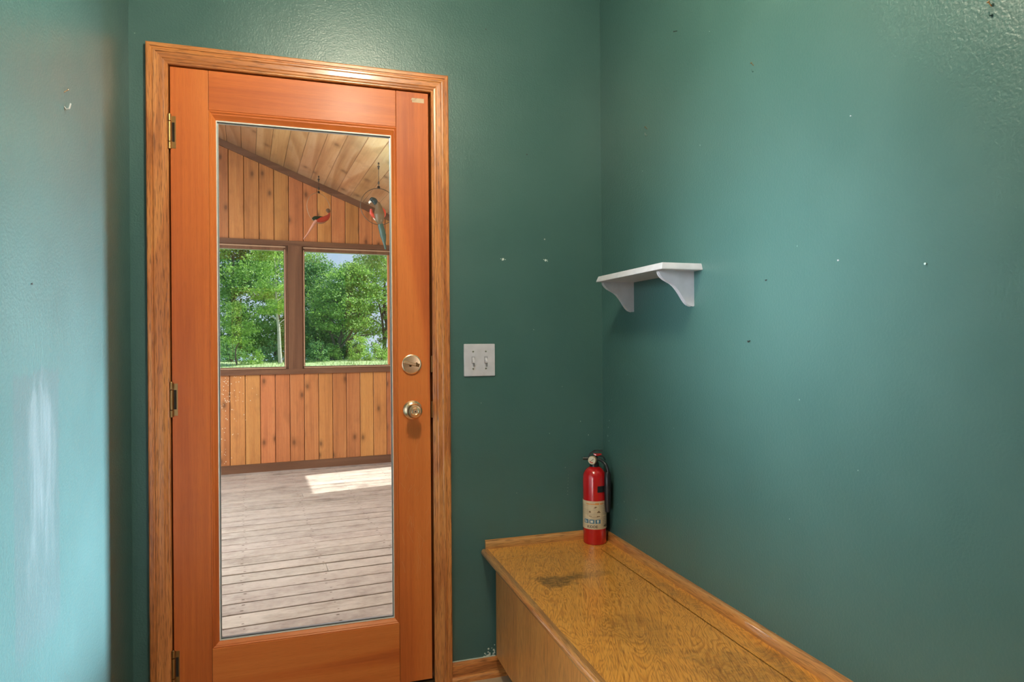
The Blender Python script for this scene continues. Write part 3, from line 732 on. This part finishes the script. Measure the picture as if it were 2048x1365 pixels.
box(bm, UL, UR, .17, VW, ZD-.05, ZD-.033, PP, 2)  # dark sheet under the boards stands in for shade in the gaps
me = bpy.data.meshes.new('floor_porch'); bm.to_mesh(me); bm.free(); me.materials.append(deckm); me.materials.append(plain('rusty nail head', (.07, .045, .03), .7)); me.materials.append(gapm)
o = bpy.data.objects.new('floor_porch', me); COL.objects.link(o); o['kind'] = 'structure'
# far wall of upright cedar boards, split at the window openings
def ceil_z(u): return 3.114-.386*u
bm = B(); PB = .1365; U0 = .058
i0 = int((UL-U0)/PB)-1
WINS = [(-.289, .556), (.750, 1.595)]
ZS, ZH = .935, 2.078
u = U0+i0*PB
while u < UR+.1:
    a, b = u+.0022, u+PB-.0022
    r = random.random()
    board(bm, a, b, VW+.02, VW+.042, ZD, .90, PP, r)
    r = random.random()
    def fn(x, y, z, a=a):
        zz = z if z < 2.5 else ceil_z(x)
        return PP(x, y, zz)
    board(bm, a, b, VW+.02, VW+.042, 2.13, 9, fn, r)
    u += PB
for (a, b) in ((UL, WINS[0][0]), (WINS[1][1], UR)): board(bm, a-.02, b+.02, VW+.02, VW+.042, .88, 2.14, PP)
bmesh.ops.bevel(bm, geom=list(bm.edges), offset=.0035, segments=1, affect='EDGES')
struct('wall_porch_far', bm, cedar_z)
bm = B(); rs = random.Random(5)
for k in range(90):
    uu = abs(rs.gauss(0, .11))-.02; zz = rs.choice((rs.uniform(.45, .90), rs.uniform(.62, .88), rs.uniform(.0, .88))); s_ = rs.uniform(.002, .0055)
    c = PP(uu, VW+.0192, zz); bm.faces.new([bm.verts.new(c+EU*s_*math.cos(t_)+Vector((0, 0, s_*math.sin(t_)))) for t_ in [i*math.pi/3 for i in range(6)]])
obj('paint_spatter', bm, plain('pale spatter', (.75, .66, .52), .6), bpy.data.objects['wall_porch_far'])['label'] = 'pale spatter at the left of the knee wall'
bm = B(); box(bm, UL, UR, VW+.043, VW+.10, ZD, .93, PP); box(bm, UL, UR, VW+.043, VW+.10, 2.09, 4.3, lambda x, y, z: PP(x, y, z if z < 3 else ceil_z(x)+.0)); 
box(bm, UL, WINS[0][0], VW+.043, VW+.10, .93, 2.09, PP); box(bm, WINS[1][1], UR, VW+.043, VW+.10, .93, 2.09, PP); box(bm, .60, .715, VW+.03, VW+.10, .93, 2.09, PP)
struct('wall_porch_far_core', bm, gapm)
bm = B(); box(bm, UL, UR, VW-.002, VW+.06, 2.128, 2.176, PP); struct('trim_7', bm, trim_u, bevel=.002)
bm = B(); box(bm, UL, UR, VW-.004, VW+.06, .862, .912, PP); struct('trim_8', bm, trim_u, bevel=.003)
bm = B(); box(bm, UL, UR, VW-.002, VW+.02, ZD, .0, PP); struct('trim_9', bm, trim_u, bevel=.003)
bm = B(); box(bm, UL, UR, VW-.004, VW+.0195, 2.999, 3.001, lambda x, y, z: PP(x, y, ceil_z(x)-.0005 if z > 3 else ceil_z(x)-.064)); struct('trim_10', bm, trim_u)
bm = B(); box(bm, .592, .724, VW+.0, VW+.06, .911, 2.129, PP); struct('trim_11', bm, trim_z, bevel=.003)
stopm = trim_z
for n_, (a, b) in enumerate(WINS):
    wroot = bpy.data.objects.new('window_%d' % (n_+1), None); COL.objects.link(wroot); wroot['kind'] = 'structure'; wroot.location = PP((a+b)/2, VW+.03, ZS)
    bm = B(); fo = .034
    for (x0, x1, z0, z1) in ((a-fo, a, ZS-fo+.01, ZH+.05), (b, b+fo, ZS-fo+.01, ZH+.05), (a-fo, b+fo, ZH, ZH+.052), (a-fo, b+fo, ZS-.026, ZS)):
        box(bm, x0, x1, VW+.012, VW+.075, z0, z1, PP)
    obj('window_frame', bm, trim_z, wroot)
    bm = B()
    for (x0, x1, z0, z1) in ((a-.012, a-.004, ZS, ZH+.01), (b+.004, b+.012, ZS, ZH+.01), (a-.012, b+.012, ZH+.030, ZH+.040), (a-.012, b+.012, ZS-.016, ZS-.008)):
        box(bm, x0, x1, VW+.008, VW+.0125, z0, z1, PP)
    obj('glazing_bead', bm, plain('pale cedar bead', (.50, .34, .22), .5), wroot)
    bm = B(); box(bm, a-.002, b+.002, VW+.048, VW+.052, ZS-.002, ZH+.002, PP); obj('glass_pane', bm, glass, wroot)
# right porch wall: knee wall, posts, one open window that lets the sun in
bm = B()
RW = (3.60, 4.42)
box(bm, UR, UR+.1, .1, VW+.1, ZD, .88, PP); box(bm, UR, UR+.1, .1, VW+.1, 2.125, ceil_z(UR), PP); box(bm, UR, UR+.1, RW[1], VW+.1, .88, 2.125, PP); box(bm, UR, UR+.1, .1, RW[0], .88, 2.125, PP)
struct('wall_porch_right', bm, cedar_z)
bm = B(); box(bm, UL-.1, UL, .1, VW+.1, ZD, .93, PP)
for vv in (.1, 1.5, 3.0, 4.4): box(bm, UL-.1, UL, vv, vv+.1, .93, 3.7, PP)
struct('wall_porch_left', bm, cedar_z)
# sloped board ceiling
bm = B(); u = U0-.02+i0*.1275
# lines measured at u = .686
u = .686-30*.1275
while u < UR-.02:
    if u > UL-.4: board(bm, u+.001, u+.1265, .0, VW+.12, 0, .02, lambda x, y, z: PP(x, y, ceil_z(x)+z+.0))
    u += .1275
bmesh.ops.bevel(bm, geom=list(bm.edges), offset=.0035, segments=1, affect='EDGES')
trim_oak_y.node_tree.nodes['Principled BSDF'].inputs['Coat IOR'].default_value = 2.0
cedar_v_sheen.node_tree.nodes['Principled BSDF'].inputs['Coat IOR'].default_value = 2.0
struct('ceiling_porch', bm, cedar_v_sheen)
bm = B(); box(bm, UL-.4, UR+.08, .0, VW+.3, .03, .12, lambda x, y, z: PP(x, y, ceil_z(x)+z)); struct('ceiling_porch_roof', bm, gapm)
# outside face of the house wall above the ceiling of the entry closes the porch
bm = B(); box(bm, -2.6, XL-.3, .02, .14, -.2, 4.2); box(bm, XR+.3, 3.2, .02, .14, -.2, 4.2); box(bm, XL-.3, XR+.3, .02, .14, CEIL, 4.2); struct('wall_house_outside', bm, cedar_z)

# parrots in rings hung from the porch ceiling
def parrot_ring(base, ringR, face, label, dark, pose):
    """base: ceiling point; ring hangs in the plane spanned by face and z"""
    t = empty('parrot_ornament', base, label, 'hanging ornament')
    Zv = Vector((0, 0, 1)); fx = face.normalized(); fn_ = fx.cross(Zv)
    cz = pose['drop']; C = base-Zv*cz
    pm = plain('ornament wire', dark, .5, .4)
    bm = B(); tube(bm, [C+(fx*math.cos(a)+Zv*math.sin(a))*ringR for a in [2*math.pi*i/48 for i in range(49)]], .0030, 6, caps=False); obj('ring', bm, pm, t, smooth=True)
    bm = B(); tube(bm, [base, base-Zv*(cz-ringR-.02)], .0022, 6)
    for zz, rr in ((.01, .007), (.035, .010), (.05, .006)): lathe(bm, [(0, -.012), (rr, -.004), (rr, .004), (0, .012)], place(base-Zv*zz), 8)
    zz = cz-ringR-.045; lathe(bm, [(0, -.018), (.008, -.006), (.008, .006), (0, .018)], place(base-Zv*zz), 8)
    lathe(bm, [(.009, -.003), (.012, -.003), (.012, .003), (.009, .003), (.009, -.003)], place(C+Zv*(ringR+.010), fn_), 14)
    obj('hanging_cord', bm, plain('dark cord', (.05, .04, .03), .8), t)
    Q = lambda a, b, c=0: C+fx*a*ringR+Zv*b*ringR+fn_*c*ringR
    def blob(name, pts, rads, mat, flat=.6):
        bm = B(); P3 = smoothpath([Q(*q) for q in pts], 5); R_ = []
        n = len(pts)
        for i in range(len(P3)):
            f_ = i/(len(P3)-1)*(n-1); j = min(int(f_), n-2); R_.append((rads[j]*(1-(f_-j))+rads[j+1]*(f_-j))*ringR)
        tube(bm, P3, R_, 12)
        return obj(name, bm, mat, body if name != 'body' else t, smooth=True)
    body = None
    body = blob('body', pose['body'], pose['bodyr'], pose['bm'])
    for nm, pts, rr, mt in pose['parts']: blob(nm, pts, rr, mt)
    return t
redm = plain('scarlet paint', (.55, .07, .04), .4); grn = plain('dark green paint', (.01, .05, .03), .4); tealm = plain('grey green paint', (.035, .085, .07), .5)
pinkm = plain('pale pink paint', (.70, .38, .30), .4); whitem = plain('white paint', (.75, .74, .68), .4); darkm = plain('near black paint', (.015, .03, .03), .4); brn2 = plain('olive brown paint', (.13, .085, .04), .5); brn = plain('brown paint', (.16, .09, .05), .5)
PR = PP(1.223, 3.12, ceil_z(1.223))
parrot_ring(PR, .148, EU, 'grey green parrot figure sitting in the larger wire ring, dark cord, at the right', (.10, .07, .045), dict(drop=.362, bm=brn2,
    body=[(-.10, .22, 0), (-.04, .05, 0), (0, -.20, 0), (.02, -.45, 0), (.04, -.80, 0), (.05, -1.0, 0)], bodyr=[.12, .17, .23, .30, .22, .06],
    parts=[('head', [(-.48, .28, .02), (-.38, .36, .02), (-.24, .30, .0), (-.14, .12, 0)], [.05, .13, .16, .13], darkm),
           ('face', [(-.46, .30, -.05), (-.38, .30, -.10), (-.30, .26, -.10)], [.05, .09, .05], whitem),
           ('beak', [(-.44, .26, 0), (-.52, .20, 0), (-.52, .12, 0)], [.07, .05, .01], whitem),
           ('breast', [(-.42, -.15, -.02), (-.40, -.38, -.06), (-.2, -.55, -.1), (.0, -.66, -.1)], [.05, .10, .12, .05], redm),
           ('wing', [(.14, -.02, -.1), (.30, -.2, -.1), (.28, -.45, -.1), (.1, -.66, -.1)], [.04, .09, .11, .05], redm),
           ('belly', [(-.34, -.46, -.10), (-.2, -.68, -.14), (.04, -.86, -.16)], [.03, .05, .03], whitem),
           ('tail', [(.02, -.70, -.05), (.12, -1.1, -.05), (.24, -1.6, -.05), (.30, -2.0, -.03), (.36, -2.35, 0)], [.12, .16, .17, .08, .05], tealm)]))
PLf = PP(.865, 4.30, ceil_z(.865))
parrot_ring(PLf, .146, (EU*.80+EV*.60).normalized(), 'red and green parrot figure lying in the smaller wire ring before the far porch wall', (.50, .36, .24), dict(drop=.315, bm=redm,
    body=[(.92, -.10, 0), (.88, -.32, 0), (.62, -.55, 0), (.2, -.72, 0), (-.25, -.88, 0)], bodyr=[.03, .10, .18, .17, .07],
    parts=[('wing', [(.70, -.50, -.1), (.25, -.58, -.12), (-.25, -.68, -.10), (-.50, -.82, -.05)], [.07, .12, .14, .06], grn),
           ('head', [(.70, -.05, 0), (.80, .0, 0), (.90, -.12, 0)], [.08, .14, .10], brn),
           ('belly', [(.80, -.55, -.1), (.45, -.82, -.1), (0, -.92, -.08)], [.04, .09, .04], pinkm),
           ('tail', [(-.25, -.85, 0), (-.62, -1.35, 0), (-.95, -1.8, 0), (-1.30, -2.2, 0)], [.10, .08, .05, .03], pinkm)]))

# ------------------------------------------------------------------ garden
def gz(x, y):
    if y < 8: return -.55
    if y < 40: return -.55+(y-8)/32*.62
    if y < 52: return .07-.02*(y-40)
    return .07-.24-(y-52)*.35 if y < 66 else -5.0
bm = B(); nx, ny = 50, 60
gv = [[bm.verts.new((-60+120*i/nx, (.2+66.5*j/ny), gz(0, .2+66.5*j/ny)+.05*math.sin(i*1.7)*math.cos(j*.9))) for i in range(nx+1)] for j in range(ny+1)]
for j in range(ny):
    for i in range(nx): bm.faces.new((gv[j][i], gv[j][i+1], gv[j+1][i+1], gv[j+1][i]))
t = NT('lawn'); vv_ = t.coord(); t.L(t.ramp(t.noise(vv_, 1.2, 6, .7), [(.3, (.30, .40, .16)), (.6, (.42, .50, .24)), (.8, (.55, .58, .34))]), t.p.inputs['Base Color']); t.p.inputs['Roughness'].default_value = .9
lawn = struct('ground', bm, t.m, smooth=True)
t = NT('lake water'); t.p.inputs['Base Color'].default_value = (.25, .38, .48, 1); t.p.inputs['Roughness'].default_value = .18; t.bump(t.noise(t.coord(), .8, 3), .2, .3)
bm = B(); box(bm, -500, 500, 60, 900, -4.6, -4.5); tag(obj('lake', bm, t.m), 'pale blue lake water glimpsed between the trees', 'water', kind='stuff')
bm = B()
for i in range(9000):
    x = random.uniform(-9, 11); y = random.choice((random.uniform(30, 42), random.uniform(12, 40)))
    h = random.uniform(.06, .22); c = Vector((x, y, gz(x, y)-.02)); a = random.uniform(0, math.pi); d = Vector((math.cos(a), math.sin(a), 0))*.012
    tip = c+Vector((random.uniform(-.06, .06), random.uniform(-.06, .06), h)); q = [bm.verts.new(c-d), bm.verts.new(c+d), bm.verts.new(tip)]; bm.faces.new(q)
t = NT('grass blades'); t.p.inputs['Base Color'].default_value = (.26, .38, .09, 1); t.p.inputs['Roughness'].default_value = .8
tag(obj('grass', bm, t.m), 'tall rough grass along the edge of the lawn before the trees', 'grass', kind='stuff')
def leafmat(name, c0, c1, c2):
    t = NT(name); at = t.N('Attribute', attribute_name='rnd').outputs['Fac']
    col = t.ramp(at, [(0, c0), (.5, c1), (1, c2)])
    t.L(col, t.p.inputs['Base Color']); t.p.inputs['Roughness'].default_value = .55
    tr = t.N('BsdfTranslucent'); t.L(t.mix(.3, col, (.5, .8, .1)), tr.inputs[0])
    mx = t.N('MixShader'); mx.inputs[0].default_value = .35; t.L(t.p.outputs[0], mx.inputs[1]); t.L(tr.outputs[0], mx.inputs[2]); t.L(mx.outputs[0], t.out.inputs[0]); return t.m
leafA = leafmat('broad green leaves', (.11, .25, .05), (.24, .44, .09), (.46, .64, .20))
leafB = leafmat('yellow green leaves', (.18, .34, .05), (.34, .54, .10), (.52, .70, .22))
leafC = leafmat('blue green leaves', (.07, .19, .06), (.15, .33, .11), (.32, .54, .22))
t = NT('grey bark'); vv_ = t.mapping(t.coord(), scale=(1, 1, .25)); t.L(t.ramp(t.noise(vv_, 16, 5, .7), [(.35, (.05, .045, .035)), (.65, (.16, .14, .11))]), t.p.inputs['Base Color']); t.p.inputs['Roughness'].default_value = .9; bark = t.m
t = NT('pale birch bark'); vv_ = t.mapping(t.coord(), scale=(.3, .3, 2)); t.L(t.ramp(t.noise(vv_, 9, 4, .7), [(.3, (.10, .09, .08)), (.45, (.50, .48, .42))]), t.p.inputs['Base Color']); t.p.inputs['Roughness'].default_value = .8; birch = t.m
def leaves(bm, c, r, n, size, flat=.75, rng=random):
    L = rndlayer(bm)
    for _ in range(n):
        d = Vector((rng.gauss(0, 1), rng.gauss(0, 1), rng.gauss(0, 1)*flat)); d.normalize()
        p = c+d*r*(rng.random()**.45); p.z = c.z+(p.z-c.z)*flat
        s = size*rng.uniform(.6, 1.3)
        nrm = Vector((rng.gauss(0, .6), rng.gauss(0, .6), rng.uniform(.1, 1))).normalized()
        a = nrm.orthogonal().normalized(); a.rotate(Matrix.Rotation(rng.uniform(0, 6.28), 3, nrm)); b = nrm.cross(a)
        q = [bm.verts.new(p-a*s*.5), bm.verts.new(p+b*s*.28-nrm*s*.05), bm.verts.new(p+a*s*.5-nrm*s*.12), bm.verts.new(p-b*s*.28-nrm*s*.05)]
        rv = rng.random(); f = bm.faces.new((q[0], q[1], q[2])); f[L] = rv; f = bm.faces.new((q[0], q[2], q[3])); f[L] = rv
def tree(label, x, y, h, rad, z_low, trunk, nclump, per, size, lm, bk=None, lean=(0, 0), clump=.9, seed=1, group=None, branches=None):
    rng = random.Random(seed); z0 = gz(x, y)-.1
    t = empty('tree', (x, y, z0), label, 'tree', group)
    bm = B(); pts = [Vector((x, y, z0))]
    for k in range(1, 7):
        f = k/6; pts.append(Vector((x+lean[0]*f+rng.gauss(0, .08), y+lean[1]*f, z0+h*.8*f)))
    tube(bm, pts, [trunk*(1-.85*k/6) for k in range(7)], 9)
    br = []
    for k in range(9):
        f = rng.uniform(.25, .9); i = int(f*6); base = pts[i].lerp(pts[min(i+1, 6)], f*6-i)
        a = rng.uniform(0, 6.28); ln = rad*rng.uniform(.5, .95)*(1.1-f*.5)
        e1 = base+Vector((math.cos(a)*ln*.5, math.sin(a)*ln*.5, ln*.35)); e2 = base+Vector((math.cos(a)*ln, math.sin(a)*ln, ln*.55))
        tube(bm, smoothpath([base, e1, e2], 4), [trunk*.32*(1-.09*j) for j in range(9)], 6); br.append(e2)
    for pl, r0 in (branches or []):
        P3 = smoothpath(pl, 5); tube(bm, P3, [r0*(1-.8*i/(len(P3)-1)) for i in range(len(P3))], 7)
    obj('trunk', bm, bk or bark, t, smooth=True)
    bm = B(); ztop = z0+h
    for k in range(int(nclump*1.5)):
        zz = rng.uniform(z_low, ztop); f = (zz-z_low)/(ztop-z_low)
        rr = rad*math.sin(math.pi*min(1, .18+.80*f))**.6
        a = rng.uniform(0, 6.28); q = rr*math.sqrt(rng.uniform(.12, 1))
        cx = x+lean[0]*min(1, (zz-z0)/h)+q*math.cos(a); cy = y+lean[1]+q*math.sin(a)
        leaves(bm, Vector((cx, cy, zz)), clump*rng.uniform(.6, 1.25), int(per*1.35), size, .6, rng)
    obj('crown', bm, lm, t); return t
# px -> x at 40 m: x = -4.3 + (px-435)*.0275
tree('dense dark green tree filling the left side of the left porch window', -4.2, 44, 11, 2.9, .8, .22, 190, 90, .17, leafA, seed=2, lean=(.3, 0))
tree('broad green tree behind the pale trunk in the left porch window', -1.4, 47, 12, 3.2, .6, .20, 210, 90, .17, leafA, seed=3)
tree('small tree with a pale birch trunk at the right of the left porch window', -.85, 37, 8, 1.2, 2.6, .12, 60, 80, .14, leafB, birch, lean=(-.35, 0), seed=4, clump=.6)
tree('slender young tree with a thin trunk low in the left porch window', -3.0, 36, 3.4, .8, 1.2, .05, 24, 60, .12, leafB, seed=5, clump=.45)
tree('blue green tree between the two porch windows, its top meeting the sky', 1.2, 44, 6.8, 1.7, .4, .16, 120, 85, .16, leafC, seed=6)
ob = [([(2.35, 41, .2), (2.7, 41, 1.0), (3.7, 41, 1.55), (4.7, 41, 1.7)], .10), ([(2.5, 41, .7), (3.2, 41, 1.6), (3.8, 41, 2.9), (4.3, 41, 3.9)], .09),
      ([(2.4, 41, .5), (2.0, 41, 1.9), (1.6, 41, 2.6), (1.0, 41, 3.0)], .09), ([(3.2, 41, 1.3), (4.2, 41, 2.4), (5.2, 41, 2.9)], .05)]
tree('spreading oak with low crooked branches in the right porch window', 2.25, 41, 6.2, 2.1, 2.0, .16, 105, 75, .15, leafA, lean=(1.2, 0), seed=7, branches=ob, clump=.75)
ob = [([(5.6, 43, 0), (5.5, 43, 2.6), (5.0, 43, 4.6), (4.0, 43, 6.3)], .10), ([(5.5, 43, 2.8), (5.7, 43, 5), (5.6, 43, 7)], .08)]
tree('tall open tree with sky showing through at the right of the right porch window', 5.6, 43, 8.6, 2.5, 1.6, .16, 150, 66, .16, leafB, seed=8, branches=ob, clump=.75)
tree('far green tree standing behind the oak', 3.2, 52, 6.0, 2.3, -.2, .2, 95, 75, .17, leafC, seed=9)
tree('far left green tree beyond the left porch window', -8.5, 45, 12, 3.5, .6, .22, 150, 80, .18, leafA, seed=10)
tree('far right green tree beyond the right porch window', 10.5, 45, 11, 3.5, .6, .22, 150, 80, .18, leafA, seed=11)
def shrub(label, x, y, rad, h, n, lm, seed, size=.11):
    rng = random.Random(seed); z0 = gz(x, y)-.05; t = empty('shrub', (x, y, z0), label, 'shrub', None)
    bm = B()
    for k in range(5):
        a = rng.uniform(0, 6.28); tube(bm, [Vector((x, y, z0)), Vector((x+rad*.5*math.cos(a), y+rad*.5*math.sin(a), z0+h*.7))], [.02, .008], 5)
    obj('stem', bm, bark, t); bm = B()
    for k in range(int(n)):
        a = rng.uniform(0, 6.28); q = rad*math.sqrt(rng.random()); leaves(bm, Vector((x+q*math.cos(a), y+q*math.sin(a), z0+h*rng.uniform(.1, 1)*(1-.5*(q/rad)**2))), .28, 55, size, .8, rng)
    obj('foliage', bm, lm, t)
shrub('bright yellow green shrub right of the oak foot', 3.6, 39, .75, 1.55, 26, leafB, 21)
shrub('yellow green shrub low at the right end of the right porch window', 4.9, 38.5, .75, 1.2, 24, leafB, 22)
shrub('dark green shrub at the left end of the right porch window', 1.2, 39, .75, 1.5, 26, leafC, 23)
shrub('dark green shrub left of the oak foot', 2.0, 40, .6, 1.1, 18, leafA, 24)
shrub('pale green shrub low in the left porch window beside the thin trunk', -2.4, 37, .6, 1.0, 16, leafB, 25)
shrub('tall wide dark thicket behind the trees of the left porch window', -2.6, 50, 3.6, 3.6, 230, leafC, 31, .17)
shrub('tall dark thicket behind the trees of the right porch window', 2.6, 51, 2.4, 2.6, 110, leafC, 32, .17)
shrub('dark shrub at the foot of the birch', -1.5, 40, .9, 1.3, 26, leafC, 26)
shrub('dark shrub at the far left of the left porch window', -3.7, 40, .9, 1.5, 28, leafC, 27)
shrub('wide dark shrub behind the oak foot', 3.0, 44, 1.2, 1.7, 34, leafC, 28, .14)
shrub('leafy shrub behind the right yellow green shrub', 5.6, 42, 1.0, 1.7, 30, leafA, 29, .13)
